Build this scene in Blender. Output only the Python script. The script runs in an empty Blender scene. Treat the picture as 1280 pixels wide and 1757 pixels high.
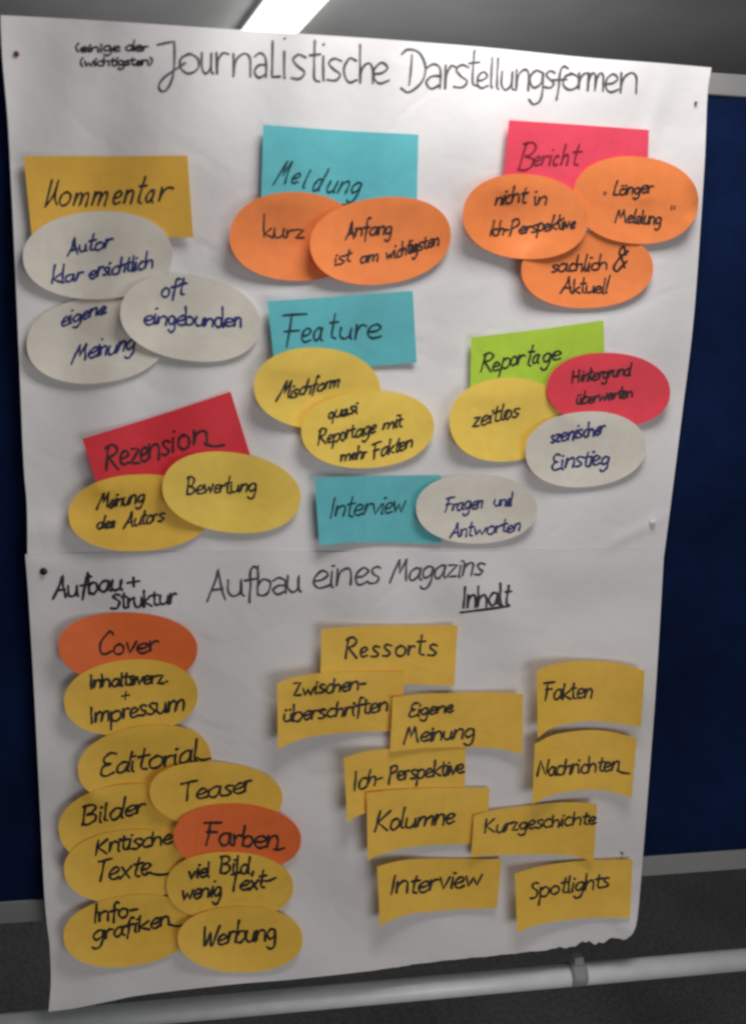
import bpy, math, random
import numpy as np
from mathutils import Matrix, Vector

random.seed(7)
S = bpy.context.scene
COL = S.collection

# ------------------------------------------------------------------ camera
F = 1590.0                       # focal length in photo pixels (photo is 1280 x 1757)
CX, CY = 640.0, 878.5
def unit(v): return v / np.linalg.norm(v)
b_right = unit(np.array([10026.0, -85.0, 1590.0]))
b_down = np.array([-183.0, 8189.0, 1590.0])
b_down = unit(b_down - b_right * b_down.dot(b_right))
b_in = np.cross(b_right, b_down)          # into the board: world +Y
DIST = 1.205
CAM = np.array([0.0, -DIST, 1.475])
def to_world(v): return np.array([v.dot(b_right), v.dot(b_in), -v.dot(b_down)])
def ray(x, y): return to_world(np.array([(x - CX) / F, (y - CY) / F, 1.0]))
def at(x, y, d=0.0):
    """point standing d metres in front of the board that is seen in the direction x, y"""
    r = ray(x, y)
    t = (-d - CAM[1]) / r[1]
    return CAM + r * t
def at_z(x, y, z):
    r = ray(x, y)
    return CAM + r * ((z - CAM[2]) / r[2])

cam_data = bpy.data.cameras.new("camera")
cam = bpy.data.objects.new("camera", cam_data)
COL.objects.link(cam)
ax = to_world(np.array([1.0, 0, 0])); ay = to_world(np.array([0, -1.0, 0])); az = to_world(np.array([0, 0, -1.0]))
M = Matrix(((ax[0], ay[0], az[0], CAM[0]), (ax[1], ay[1], az[1], CAM[1]), (ax[2], ay[2], az[2], CAM[2]), (0, 0, 0, 1)))
cam.matrix_world = M
cam_data.sensor_fit = 'VERTICAL'
cam_data.sensor_height = 24.0
cam_data.sensor_width = 24.0
cam_data.lens = 24.0 * F / 1757.0
cam_data.clip_start = 0.02
cam_data.clip_end = 60
cam_data.dof.use_dof = True
cam_data.dof.focus_distance = 1.33
cam_data.dof.aperture_fstop = 1.9
S.camera = cam

# ------------------------------------------------------------------ world, lamps, exposure
W = bpy.data.worlds.new("World"); S.world = W; W.use_nodes = True
bg = W.node_tree.nodes['Background']
bg.inputs['Color'].default_value = (0.92, 0.95, 1.0, 1)
bg.inputs['Strength'].default_value = 0.25
S.view_settings.view_transform = 'Standard'
S.view_settings.look = 'None'
S.view_settings.exposure = 0.0
S.view_settings.gamma = 1.0
try:
    S.cycles.filter_width = 2.7
except Exception:
    pass

def area(name, loc, target, sx, sy, power, col, spread=180):
    l = bpy.data.lights.new(name, 'AREA'); l.shape = 'RECTANGLE'; l.size = sx; l.size_y = sy
    l.energy = power; l.color = col; l.spread = math.radians(spread)
    o = bpy.data.objects.new(name, l); COL.objects.link(o)
    o.location = loc
    o.rotation_euler = (Vector(target) - Vector(loc)).to_track_quat('-Z', 'Y').to_euler()
    return o
area("room_lamp", (0.37, -0.52, 2.22), (0.36, 0.0, 1.62), 0.50, 0.32, 4.05, (1.0, 0.985, 0.975), 128)
area("side_fill", (0.95, -1.75, 0.62), (-0.05, 0.0, 0.80), 1.1, 0.9, 3.3, (1.0, 0.96, 0.95), 120)  # added soft fill that lifts the lower sheet, not a lamp of the room
area("ceiling_fill", (0.45, 2.5, 1.35), (0.40, 2.8, 3.0), 0.8, 0.8, 8.0, (0.98, 0.99, 1.0))  # added uplight hidden behind the board, brightens the ceiling in place of bounce

# ------------------------------------------------------------------ materials
def mat(name, base, rough=0.6, metal=0.0, bump=None, vary=None, spec=0.5, sheen=0.0, crease=None):
    m = bpy.data.materials.new(name); m.use_nodes = True
    nt = m.node_tree; N = nt.nodes; L = nt.links
    p = N['Principled BSDF']
    p.inputs['Base Color'].default_value = (*base, 1)
    p.inputs['Roughness'].default_value = rough
    p.inputs['Metallic'].default_value = metal
    p.inputs['Specular IOR Level'].default_value = spec
    if sheen: p.inputs['Sheen Weight'].default_value = sheen
    tc = N.new('ShaderNodeTexCoord')
    if vary:
        last = None
        for sc, amt in vary:
            n = N.new('ShaderNodeTexNoise'); n.inputs['Scale'].default_value = sc; n.inputs['Detail'].default_value = 4
            L.new(tc.outputs['Object'], n.inputs['Vector'])
            mr = N.new('ShaderNodeMapRange'); mr.inputs[1].default_value = 0.3; mr.inputs[2].default_value = 0.7
            mr.inputs[3].default_value = 1 - amt; mr.inputs[4].default_value = 1 + amt
            L.new(n.outputs['Fac'], mr.inputs[0])
            mx = N.new('ShaderNodeVectorMath'); mx.operation = 'SCALE'
            if last is None: mx.inputs[0].default_value = base
            else: L.new(last, mx.inputs[0])
            L.new(mr.outputs[0], mx.inputs['Scale'])
            last = mx.outputs[0]
        L.new(last, p.inputs['Base Color'])
    if bump:
        prev = None
        for sc, dist in bump:
            n = N.new('ShaderNodeTexNoise'); n.inputs['Scale'].default_value = sc; n.inputs['Detail'].default_value = 5
            L.new(tc.outputs['Object'], n.inputs['Vector'])
            b = N.new('ShaderNodeBump'); b.inputs['Distance'].default_value = dist; b.inputs['Strength'].default_value = 1.0
            L.new(n.outputs['Fac'], b.inputs['Height'])
            if prev is not None: L.new(prev, b.inputs['Normal'])
            prev = b.outputs['Normal']
        for sc, dist in (crease or []):          # faint folds: sharp ridges along a noise contour
            n = N.new('ShaderNodeTexNoise'); n.inputs['Scale'].default_value = sc; n.inputs['Detail'].default_value = 1.5; n.inputs['Distortion'].default_value = 0.4
            L.new(tc.outputs['Object'], n.inputs['Vector'])
            a = N.new('ShaderNodeMath'); a.operation = 'SUBTRACT'; a.inputs[1].default_value = 0.5; L.new(n.outputs['Fac'], a.inputs[0])
            c = N.new('ShaderNodeMath'); c.operation = 'ABSOLUTE'; L.new(a.outputs[0], c.inputs[0])
            d = N.new('ShaderNodeMath'); d.operation = 'MINIMUM'; d.inputs[1].default_value = 0.05; L.new(c.outputs[0], d.inputs[0])
            b = N.new('ShaderNodeBump'); b.inputs['Distance'].default_value = dist
            L.new(d.outputs[0], b.inputs['Height']); L.new(prev, b.inputs['Normal']); prev = b.outputs['Normal']
        L.new(prev, p.inputs['Normal'])
    return m
def s2l(r, g, b):
    f = lambda c: (c / 255 / 12.92) if c / 255 <= 0.04045 else ((c / 255 + 0.055) / 1.055) ** 2.4
    return (f(r), f(g), f(b))
CB = [(7, 0.003), (350, 0.00015)]
def card_mat(name, rgb): return mat(name, s2l(*rgb), 0.55, bump=CB, vary=[(7, 0.05), (60, 0.04), (900, 0.05)], spec=0.35, crease=[(6.0, 0.003)])
MAT = dict(
    paper=mat('flip chart paper', s2l(236, 233, 232), 0.5, bump=[(3.0, 0.010), (11, 0.0012), (260, 0.00012)], vary=[(2.3, 0.03), (12, 0.015), (500, 0.012)], spec=0.4, crease=[(3.1, 0.010), (5.7, 0.006)]),
    amber=card_mat('amber card', (244, 190, 78)),
    yellow=card_mat('yellow card', (255, 217, 96)),
    deepyellow=card_mat('deep yellow card', (255, 204, 80)),
    orange=card_mat('orange card', (255, 144, 78)),
    redorange=card_mat('red orange card', (255, 122, 58)),
    teal=card_mat('turquoise card', (106, 200, 208)),
    pink=card_mat('pink card', (246, 78, 102)),
    red=card_mat('red card', (240, 58, 70)),
    crimson=card_mat('crimson card', (246, 72, 88)),
    green=card_mat('lime green card', (184, 218, 66)),
    white=card_mat('off white card', (230, 222, 208)),
    ink=mat('black marker ink', s2l(48, 45, 46), 0.5, vary=[(60, 0.4), (14, 0.25)], spec=0.3),
    softink=mat('worn black marker ink', s2l(86, 84, 88), 0.5, vary=[(45, 0.3), (10, 0.25)], spec=0.3),
    blueink=mat('blue marker ink', s2l(44, 52, 118), 0.5, vary=[(60, 0.3)], spec=0.3),
    pinkink=mat('marker ink on pink', s2l(128, 38, 56), 0.5, vary=[(60, 0.3)], spec=0.3),
    tealink=mat('marker ink on turquoise', s2l(22, 66, 74), 0.5, vary=[(60, 0.3)], spec=0.3),
    felt=mat('navy felt', (0.0035, 0.012, 0.052), 0.95, bump=[(700, 0.0006)], vary=[(4, 0.3), (30, 0.15), (500, 0.4)], spec=0.1, sheen=0.02),
    alu=mat('brushed aluminium', (0.30, 0.30, 0.295), 0.6, 0.35, bump=[(120, 0.00015)], vary=[(5, 0.06)]),
    tube=mat('pale lacquered tube', (0.9, 0.92, 0.91), 0.3, 0.0, bump=[(12, 0.0006)], vary=[(6, 0.05), (40, 0.05)]),
    clamp=mat('grey plastic clamp', (0.36, 0.36, 0.36), 0.5, bump=[(90, 0.0004)]),
    carpet=mat('dark grey carpet', (0.25, 0.247, 0.24), 0.95, bump=[(160, 0.006)], vary=[(3, 0.2), (130, 0.45)], spec=0.1),
    ceiling=mat('grey ceiling', (0.5, 0.5, 0.49), 0.8, vary=[(0.9, 0.16), (3, 0.05)], bump=[(60, 0.001)]),
    blackpin=mat('black plastic pin', (0.008, 0.008, 0.009), 0.3),
    redpin=mat('dark red pin', s2l(112, 44, 62), 0.35),
    greypin=mat('grey pin', s2l(120, 112, 118), 0.4),
    whitepin=mat('white pin', s2l(232, 232, 230), 0.3),
    steel=mat('steel needle', (0.6, 0.6, 0.6), 0.3, 1.0),
    lampbody=mat('white lamp housing', (0.7, 0.7, 0.7), 0.4),
)
glow = bpy.data.materials.new('lit lamp diffuser'); glow.use_nodes = True
gp = glow.node_tree.nodes['Principled BSDF']
gp.inputs['Emission Color'].default_value = (1, 0.99, 0.97, 1); gp.inputs['Emission Strength'].default_value = 3.2
MAT['glow'] = glow

# ------------------------------------------------------------------ mesh helpers
def link(name, verts, faces, material, parent=None, origin=None, smooth=True):
    """verts in world space; the object's origin is put at origin (world) or inherited from its parent"""
    if parent is not None: o0 = np.array(parent['_o'])
    elif origin is not None: o0 = np.array(origin)
    else: o0 = np.zeros(3)
    v = np.asarray(verts, float) - o0
    me = bpy.data.meshes.new(name)
    me.from_pydata(v.tolist(), [], [tuple(int(i) for i in f) for f in faces])
    me.validate(); me.update()
    if smooth:
        me.polygons.foreach_set('use_smooth', [True] * len(me.polygons))
    me.materials.append(MAT[material])
    o = bpy.data.objects.new(name, me); COL.objects.link(o)
    if parent is not None: o.parent = parent
    else: o.location = o0
    o['_o'] = o0.tolist()
    return o
def empty(name, loc):
    o = bpy.data.objects.new(name, None); COL.objects.link(o); o.location = loc; o['_o'] = list(map(float, loc)); o.empty_display_size = 0.05
    return o
def tag(o, label=None, cat=None, group=None, kind=None):
    if label: o['label'] = label
    if cat: o['category'] = cat
    if group: o['group'] = group
    if kind: o['kind'] = kind
    return o
def box(name, x0, x1, y0, y1, z0, z1, material, parent=None, bev=0.0):
    """box with chamfered edges running along its longest side"""
    b = bev
    dims = [x1 - x0, y1 - y0, z1 - z0]
    k = int(np.argmax(dims)); lo = [x0, y0, z0]; hi = [x1, y1, z1]
    i, j = [q for q in range(3) if q != k]
    if b <= 0:
        prof = [(lo[i], lo[j]), (hi[i], lo[j]), (hi[i], hi[j]), (lo[i], hi[j])]
    else:
        prof = [(lo[i] + b, lo[j]), (hi[i] - b, lo[j]), (hi[i], lo[j] + b), (hi[i], hi[j] - b), (hi[i] - b, hi[j]), (lo[i] + b, hi[j]), (lo[i], hi[j] - b), (lo[i], lo[j] + b)]
    V = []
    for e in (lo[k], hi[k]):
        for p, q in prof:
            v = [0, 0, 0]; v[k] = e; v[i] = p; v[j] = q; V.append(v)
    n = len(prof)
    Fc = [(a, (a + 1) % n, n + (a + 1) % n, n + a) for a in range(n)] + [tuple(range(n))[::-1], tuple(range(n, 2 * n))]
    return link(name, V, Fc, material, parent, smooth=False)
def tube(name, p0, p1, r, material, parent=None, n=32, prof=None):
    p0, p1 = np.array(p0, float), np.array(p1, float)
    d = unit(p1 - p0); u = unit(np.cross(d, [0.0, 0.3, 1.0])); w = np.cross(d, u); Ln = np.linalg.norm(p1 - p0)
    prof = prof or [(0, 0.0001), (0, r), (1, r), (1, 0.0001)]
    V = []; Fc = []
    for t, rr in prof:
        for a in range(n):
            th = 2 * math.pi * a / n
            V.append(p0 + d * Ln * t + (u * math.cos(th) + w * math.sin(th)) * rr)
    for i in range(len(prof) - 1):
        for a in range(n):
            Fc.append((i * n + a, i * n + (a + 1) % n, (i + 1) * n + (a + 1) % n, (i + 1) * n + a))
    return link(name, V, Fc, material, parent)
def thick(verts, faces, th):
    """give a sheet its thickness: back face th behind the front one, and a rim"""
    n = len(verts); back = np.array(verts, float).copy(); back[:, 1] += th
    V = np.vstack([verts, back]); cnt = {}
    for f in faces:
        for a, b in zip(f, f[1:] + f[:1]): cnt[(a, b)] = 1
    Fc = list(faces) + [tuple(i + n for i in reversed(f)) for f in faces]
    rim = [(a, b) for (a, b) in cnt if (b, a) not in cnt]; extra = []; base = 2 * n
    for a, b in rim:                       # the rim has its own vertices, so the faces keep their crisp edge
        k = base + len(extra); extra += [V[b], V[a], V[a + n], V[b + n]]; Fc.append((k, k + 1, k + 2, k + 3))
    return np.vstack([V, np.array(extra)]), Fc

# ------------------------------------------------------------------ height of everything pinned on the board
ST = 4.0
GX0, GY0 = -40, -20
NX, NY = 350, 460
gx, gy = np.meshgrid(GX0 + ST * np.arange(NX), GY0 + ST * np.arange(NY))
def sample(A, x, y):
    fx = np.clip((np.asarray(x, float) - GX0) / ST, 0, NX - 1.001); fy = np.clip((np.asarray(y, float) - GY0) / ST, 0, NY - 1.001)
    ix = fx.astype(int); iy = fy.astype(int); a = fx - ix; b = fy - iy
    return (A[iy, ix] * (1 - a) * (1 - b) + A[iy, ix + 1] * a * (1 - b) + A[iy + 1, ix] * (1 - a) * b + A[iy + 1, ix + 1] * a * b)
def blur(A):
    B = np.pad(A, 1, mode='edge')
    return (B[:-2, 1:-1] + B[2:, 1:-1] + B[1:-1, :-2] + B[1:-1, 2:] + 2 * A) / 6
def inside(poly):
    m = np.zeros(gx.shape, bool); n = len(poly)
    for i in range(n):
        x0, y0 = poly[i]; x1, y1 = poly[(i + 1) % n]
        if y0 == y1: continue
        c = ((y0 > gy) != (y1 > gy)) & (gx < (x1 - x0) * (gy - y0) / (y1 - y0) + x0)
        m ^= c
    return m
H = np.full(gx.shape, 0.0045)
def curve(pts, n):
    """n+1 points along a smooth line through pts"""
    P = np.array(pts, float)
    if len(P) == 2: return P[0] + (P[1] - P[0]) * np.linspace(0, 1, n + 1)[:, None]
    seg = np.r_[0, np.cumsum(np.linalg.norm(np.diff(P, axis=0), axis=1))]; seg /= seg[-1]
    E = np.vstack([2 * P[0] - P[1], P, 2 * P[-1] - P[-2]])
    out = []
    for t in np.linspace(0, 1, n + 1):
        k = min(max(np.searchsorted(seg, t, side='right') - 1, 0), len(P) - 2)
        u = (t - seg[k]) / (seg[k + 1] - seg[k])
        a, b, c, d = E[k], E[k + 1], E[k + 2], E[k + 3]
        out.append(0.5 * ((2 * b) + (c - a) * u + (2 * a - 5 * b + 4 * c - d) * u * u + (3 * b - a - 3 * c + d) * u ** 3))
    return np.array(out)
def patch(top, bottom, left, right, nu, nv):
    T, B, Lf, R = curve(top, nu), curve(bottom, nu), curve(left, nv), curve(right, nv)
    s = np.linspace(0, 1, nu + 1)[None, :, None]; t = np.linspace(0, 1, nv + 1)[:, None, None]
    P = (1 - t) * T[None] + t * B[None] + (1 - s) * Lf[:, None] + s * R[:, None] - ((1 - s) * (1 - t) * T[0] + s * (1 - t) * T[-1] + (1 - s) * t * B[0] + s * t * B[-1])
    outline = list(map(tuple, T)) + list(map(tuple, R)) + list(map(tuple, B[::-1])) + list(map(tuple, Lf[::-1]))
    faces = [(j * (nu + 1) + i, (j + 1) * (nu + 1) + i, (j + 1) * (nu + 1) + i + 1, j * (nu + 1) + i + 1) for j in range(nv) for i in range(nu)]
    return P.reshape(-1, 2), faces, outline
def raise_points(P, D):
    return np.array([at(x, y, d) for (x, y), d in zip(P, sample(D, P[:, 0], P[:, 1]))])

# ------------------------------------------------------------------ handwriting: pen strokes, x-height = 10
G = {
 'a': (9, ["7.6,8.6 5,10 1.4,7 1,2.4 3.6,0 6.6,2.6 8,10.4 8,10.4 7.9,2 9.8,0"]),
 '@': (8.5, ["1,8.5 4,10 7,9 8,6 8,0", "8,5.2 3.5,5 1,2.5 3.5,0 8,1.5"]),
 'b': (9, ["1,19 1,10 1,0.5", "1,6 4,9.5 8,8 8,3 5,0 1,1"]),
 'c': (7.5, ["7.5,9 4,10 1,5 3.5,0 8,1"]),
 'd': (9.5, ["7.5,9 4,10 1,5 3,0 6.5,1.5 8.5,9", "9.3,19 8.6,8 8.3,1 9.5,0"]),
 'e': (8, ["1,4.5 5,5 7.7,7.5 5,10 1.5,7 1.3,2.5 4,0 8.5,1.5"]),
 'f': (7, ["8,17.5 5.8,19 4.2,15 3.8,5 3,-4", "0.5,9.5 7.5,10"]),
 'g': (9, ["7.5,9 4,10 1,6 3,1 7,3 8,9 8,9 8.2,0 7,-6 3.5,-8 1,-5.5"]),
 'h': (9, ["1,19 1,9 1,0 1,0 2,7 5.5,10 7.6,7 7.8,0"]),
 'i': (3.2, ["1.5,10 1.5,1.5 2.6,0", "1.6,14.6 2.8,15"]),
 'j': (4, ["3,10 3,-4 0,-7", "2.6,14.6 3.8,15"]),
 'k': (8.5, ["1,19 1,9 1,0", "7.5,10 1.5,4.3 1.5,4.3 8.5,0"]),
 'l': (3.6, ["1.5,19 1.3,8 1.5,1.5 3.2,0"]),
 'L': (7.5, ["1.6,19 1.2,8 1,0.4 1,0.4 7,0.6"]),
 'm': (13.5, ["1,10 1,0 1,0 2,7 4.5,10 6.3,8 6.3,0 6.3,0 7.5,7 10,10 12,8 12.2,0"]),
 'n': (9, ["1,10 1,0 1,0 2,7 5.2,10 7.6,8 7.8,0"]),
 'o': (8.5, ["5,10 1.5,8 1,3 4,0 7.5,2.5 7.5,7.5 4.5,10 3,9.2"]),
 'p': (9, ["1,10 1,0 0.6,-8", "1,7 4.5,10 8,7.5 7.3,2 4,0 1,2"]),
 'q': (9, ["8,9 4,10 1,6 3.5,1 7,3 8,9 8,9 8,-8"]),
 'r': (6.5, ["1,10 1.2,0 1.2,0 1.8,6.5 4,9.8 6.5,9.2"]),
 's': (7, ["6.8,9 4,10.2 1.8,8.2 3.5,5.5 6.3,3 4.5,0.3 1,0.6"]),
 't': (6, ["3.2,17 2.8,8 3,1.5 6,0.2", "0.3,11 6.5,11.5"]),
 'u': (9, ["1,10 1,3 3.5,0 7,2.5 7.8,10 7.8,10 7.8,1.5 9,0"]),
 'v': (8, ["1,10 4,0 4,0 7.5,10"]),
 'w': (12, ["1,10 3.2,0 3.2,0 6.2,8 6.2,8 8.5,0 8.5,0 11.5,10"]),
 'x': (8, ["1,10 7.5,0", "7.5,10 1,0"]),
 'y': (8.5, ["1,10 4,2 4,2", "8,10 4,-2 1,-7"]),
 'z': (8, ["1,10 7,10 7,10 1,0 1,0 7.5,0.3"]),
 'ü': (9, ["1,10 1,3 3.5,0 7,2.5 7.8,10 7.8,10 7.8,1.5 9,0", "2,14.2 3.1,14.6", "6,14.2 7.1,14.6"]),
 'ä': (9, ["8,8 5,10 1,7 1,2 4,0 7,2 8,9 8,9 8,2 9.5,0", "2,14.2 3.1,14.6", "6,14.2 7.1,14.6"]),
 'A': (12, ["0.5,-1 5,10 7,19 7,19 8.5,8 11,-0.5", "3,5.5 10,6"]),
 'B': (11, ["2,19 1.5,9 1,0", "0.5,18 6,19 9,15.5 6.5,11 3,10 3,10 9,8 9,3 5,0 0.5,1"]),
 'C': (11, ["9.5,16.5 6.5,19 2.2,13 1.5,5 4.5,0 10,2.5"]),
 'D': (13, ["5.5,16.5 5,8 4.5,1", "0.5,17 4,19.5 10,17 12.5,10 10,2.5 4.5,-1.5 0.8,0.5"]),
 'E': (10, ["9,17.5 5,19 2,15.5 3,11 7,10 7,10 2.5,8.5 1.3,3.5 4,0 9.5,2"]),
 'F': (11, ["4.5,18.5 4,9 3,-1", "0.5,17.8 6,18.3 12,18.8", "2.5,10 9.5,10.5"]),
 'H': (12, ["2,19 1,0", "10.5,19 10,0", "1.5,10 10.5,9.5"]),
 'I': (4, ["2,19 1.8,9 1.6,0"]),
 'J': (10, ["0,17 8,19 8,19 8,6 6,-4 1,-6"]),
 'K': (11, ["1.8,19 1.4,9 1,0", "9.5,18.5 2,8.5 2,8.5 10,0"]),
 '%': (10, ["1,19 1.5,0 1.5,0 5,9 5.5,19 5.5,19 6,8 9,2"]),
 'M': (15, ["0.5,-1 3,10 5,19 5,19 6.8,6 6.8,6 11,18.5 11,18.5 12,8 14,0"]),
 'N': (12, ["1,0 2,18.5 2,18.5 9.5,0.5 9.5,0.5 11,19"]),
 'P': (10, ["2,18 1.6,9 1.2,-3", "0.5,16.5 5,19 9,16 8,11 3,8.5"]),
 'R': (12, ["2.5,18.5 1.8,9 1.5,0", "0.5,16.5 5.5,19.3 9.5,16 7.5,11.5 3,9.5 3,9.5 11,0.3"]),
 'S': (9.5, ["8.5,17 5,19 2.2,15.5 4.5,11 8,7 6,1 0.8,1"]),
 'T': (10, ["5.2,18 4.8,9 4.5,0", "0.3,17.5 5,18 11,18.8"]),
 'U': (11, ["1,19 1.5,3 5,0 9,4 10,19"]),
 'W': (14, ["1,17 2.5,3 4,0.5 7.2,12 7.2,12 8.5,2 10.5,0.5 14,17"]),
 'Z': (9.5, ["1,16.5 8.5,17 8.5,17 1.5,0.8 1.5,0.8 9,1"]),
 '&': (11, ["9,12 5,19 3,14 7,8 10,2 10,2", "9.5,15 3,8 1.5,3 5,0 10.5,7"]),
 '(': (5, ["4,17 1.6,9 3.8,-1"]),
 ')': (5, ["1.5,17 4,9 1,-2"]),
 '-': (6, ["1,6 5.5,6.4"]),
 '+': (8, ["4,11 4,1", "0,6 8,6.3"]),
 '.': (5, ["2.2,0.5 3.6,0.7"]),
 ',': (6, ["3.6,1.8 2.2,-3.4"]),
 '"': (6, ["1.5,20 1.2,14", "5,20 4.6,14"]),
 ' ': (6, []),
}
def parse(s): return [tuple(map(float, p.split(','))) for p in s.split()]
def crom(P, per=5):
    """smooth a pen stroke; a doubled point stays a sharp corner"""
    runs = []; cur = [P[0]]
    for p in P[1:]:
        if p == cur[-1]: runs.append(cur); cur = [p]
        else: cur.append(p)
    runs.append(cur); out = []
    for r in runs:
        if len(r) == 1: continue
        if len(r) == 2: out += [tuple(r[0]), tuple(((r[0][0] + r[1][0]) / 2, (r[0][1] + r[1][1]) / 2)), tuple(r[1])]; continue
        Q = np.array(r, float); E = np.vstack([2 * Q[0] - Q[1], Q, 2 * Q[-1] - Q[-2]])
        for k in range(len(Q) - 1):
            a, b, c, d = E[k:k + 4]
            for u in np.linspace(0, 1, per, endpoint=False):
                out.append(tuple(0.5 * ((2 * b) + (c - a) * u + (2 * a - 5 * b + 4 * c - d) * u * u + (3 * b - a - 3 * c + d) * u ** 3)))
        out.append(tuple(Q[-1]))
    res = [out[0]]
    for p in out[1:]:
        if abs(p[0] - res[-1][0]) + abs(p[1] - res[-1][1]) > 1e-5: res.append(p)
    return res
def word_strokes(text, x0, y0, x1, y1, xh, slant=0.15, cap=1.0, jit=1.0):
    """strokes of a word written from x0, y0 to x1, y1 along its baseline"""
    ws = [G[c][0] * (1 + jit * random.uniform(-0.13, 0.13)) for c in text]
    total = sum(ws) - 1; last = None
    L = math.hypot(x1 - x0, y1 - y0); kx = L / total; ux, uy = (x1 - x0) / L, (y1 - y0) / L
    k = xh / 10.0; pen = 0.0; out = []
    for ci, c in enumerate(text):
        w, ss = G[c]; fx = ws[ci] / w; w = ws[ci]; first = True
        js = 1 + jit * random.uniform(-0.09, 0.09); jy = jit * random.uniform(-0.07, 0.07) * xh; ja = jit * random.uniform(-0.09, 0.09)
        for s in ss:
            P = []
            for (px, py) in parse(s):
                yy = py * js * k
                if py > 10: yy = (10 + (py - 10) * cap) * js * k
                xx = (pen + px * fx) * kx + (slant + ja) * yy
                P.append((x0 + ux * xx + uy * (-0) , y0 + uy * xx - yy + jy))
            J = jit * 0.018 * xh; pts = crom(P)
            ph = random.uniform(0, 6); 
            pts = [(a + J * math.sin(ph + 0.9 * i), b + J * math.cos(1.7 * ph + 0.8 * i)) for i, (a, b) in enumerate(pts)]
            if first and last is not None and xh < 17 and c in 'acdegijmnopqrsuvwxyzüä' and random.random() < 0.55:
                (qa, qb), (ra, rb) = last, pts[0]      # the pen stays on the paper between two letters
                if 0 < ra - qa < xh * 0.9 and abs(rb - qb) < xh * 1.3:
                    out.append([last, ((qa * 0.45 + ra * 0.55), (qb * 0.62 + rb * 0.38)), pts[0]])
            out.append(pts); first = False
            if s is ss[0] or True:
                if len(pts) > 4: tailp = pts[-1]
        last = tailp if (ss and c in 'acdehiklmnrstu') else None
        pen += w
    return out
def letters(spec, slant=0.0, cap=1.0):
    """title letters placed one by one: character, left, right, baseline, x-height"""
    out = []
    for ch, xl, xr, yb, xh in spec:
        w, ss = G[ch]; xs = [p[0] for s in ss for p in parse(s)]
        a, b = min(xs), max(xs); kx = (xr - xl) / max(b - a, 3.0)
        for s in ss:
            P = []
            for px, py in parse(s):
                yy = (py if py <= 10 else 10 + (py - 10) * cap) * xh / 10
                P.append((xl + (px - a) * kx + slant * yy, yb - yy))
            out.append([(p[0] + random.uniform(-.25, .25), p[1] + random.uniform(-.25, .25)) for p in crom(P)])
    return out
def write(strokes, D, width, material, parent, lift=0.0004, name='handwriting'):
    """lay marker strokes as thin ribbons of ink on the surface of height D"""
    V = []; Fc = []
    for P in strokes:
        P = np.array(P); 
        d = np.gradient(P, axis=0); ln = np.linalg.norm(d, axis=1); ln[ln == 0] = 1; d /= ln[:, None]
        nrm = np.c_[-d[:, 1], d[:, 0]]
        n = len(P); ph = random.uniform(0, 6)
        w = width * 0.5 * (1 + 0.16 * np.sin(ph + np.arange(n) * 0.7) + 0.06 * np.random.RandomState(n).randn(n).clip(-1, 1))
        # rounded ends
        P2 = [P[0] - d[0] * w[0] * 0.8] + list(P) + [P[-1] + d[-1] * w[-1] * 0.8]
        W2 = [w[0] * 0.45] + list(w) + [w[-1] * 0.45]; N2 = [nrm[0]] + list(nrm) + [nrm[-1]]
        base = len(V)
        # every stroke sits a hair above the one before, so crossings never share a plane
        e = lift + 0.00003 * (len(V) % 7)
        for p, ww, nn in zip(P2, W2, N2):
            for sgn in (-1, 1):
                q = p + nn * ww * sgn
                V.append(at(q[0], q[1], float(sample(D, q[0], q[1])) + e))
        for i in range(len(P2) - 1):
            a = base + 2 * i
            Fc.append((a, a + 1, a + 3, a + 2))
    return link(name, V, Fc, material, parent)

# ------------------------------------------------------------------ the room behind
def plane(name, x0, x1, y0, y1, z, material):
    return tag(link(name, [(x0, y0, z), (x1, y0, z), (x1, y1, z), (x0, y1, z)], [(0, 1, 2, 3)], material), kind='structure')
plane('floor', -9, 9, -5, 14, 0.0, 'carpet')
CEIL = 2.75
tag(link('wall', [(-9, 8.5, 0), (9, 8.5, 0), (9, 8.5, CEIL), (-9, 8.5, CEIL)], [(0, 1, 2, 3)], 'ceiling'), kind='structure')
plane('ceiling', -9, 9, -5, 14, CEIL, 'ceiling')
# the long lit lamp under the ceiling
LZ = CEIL - 0.07
a0, a1, a2, a3 = at_z(427, 56, LZ), at_z(505, 61, LZ), at_z(478, 0, LZ), at_z(553, 0, LZ)
near_mid, far_mid = (a2 + a3) / 2, (a0 + a1) / 2
dirv = unit(far_mid - near_mid); side = unit(np.array([dirv[1], -dirv[0], 0.0]))
wid = abs((a1 - a0).dot(side)) * 0.5
lamp = empty('ceiling_lamp', far_mid)
tag(lamp, 'long bright white lamp strip under the grey ceiling above the board', 'ceiling lamp')
def slab(name, w, z0, z1, material, ext=0.0):
    A, B = near_mid - dirv * (0.5 + ext), far_mid + dirv * (0.9 + ext)
    V = []
    for z in (z0, z1):
        for p, s in ((A, -1), (A, 1), (B, 1), (B, -1)):
            V.append((p[0] + side[0] * w * s, p[1] + side[1] * w * s, z))
    return link(name, V, [(0, 1, 2, 3), (7, 6, 5, 4), (0, 4, 5, 1), (1, 5, 6, 2), (2, 6, 7, 3), (3, 7, 4, 0)], material, lamp, smooth=False)
slab('diffuser', wid, LZ, LZ + 0.035, 'glow')
slab('lamp_housing', wid * 1.06, LZ + 0.0355, CEIL - 0.002, 'lampbody', 0.01)

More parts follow.
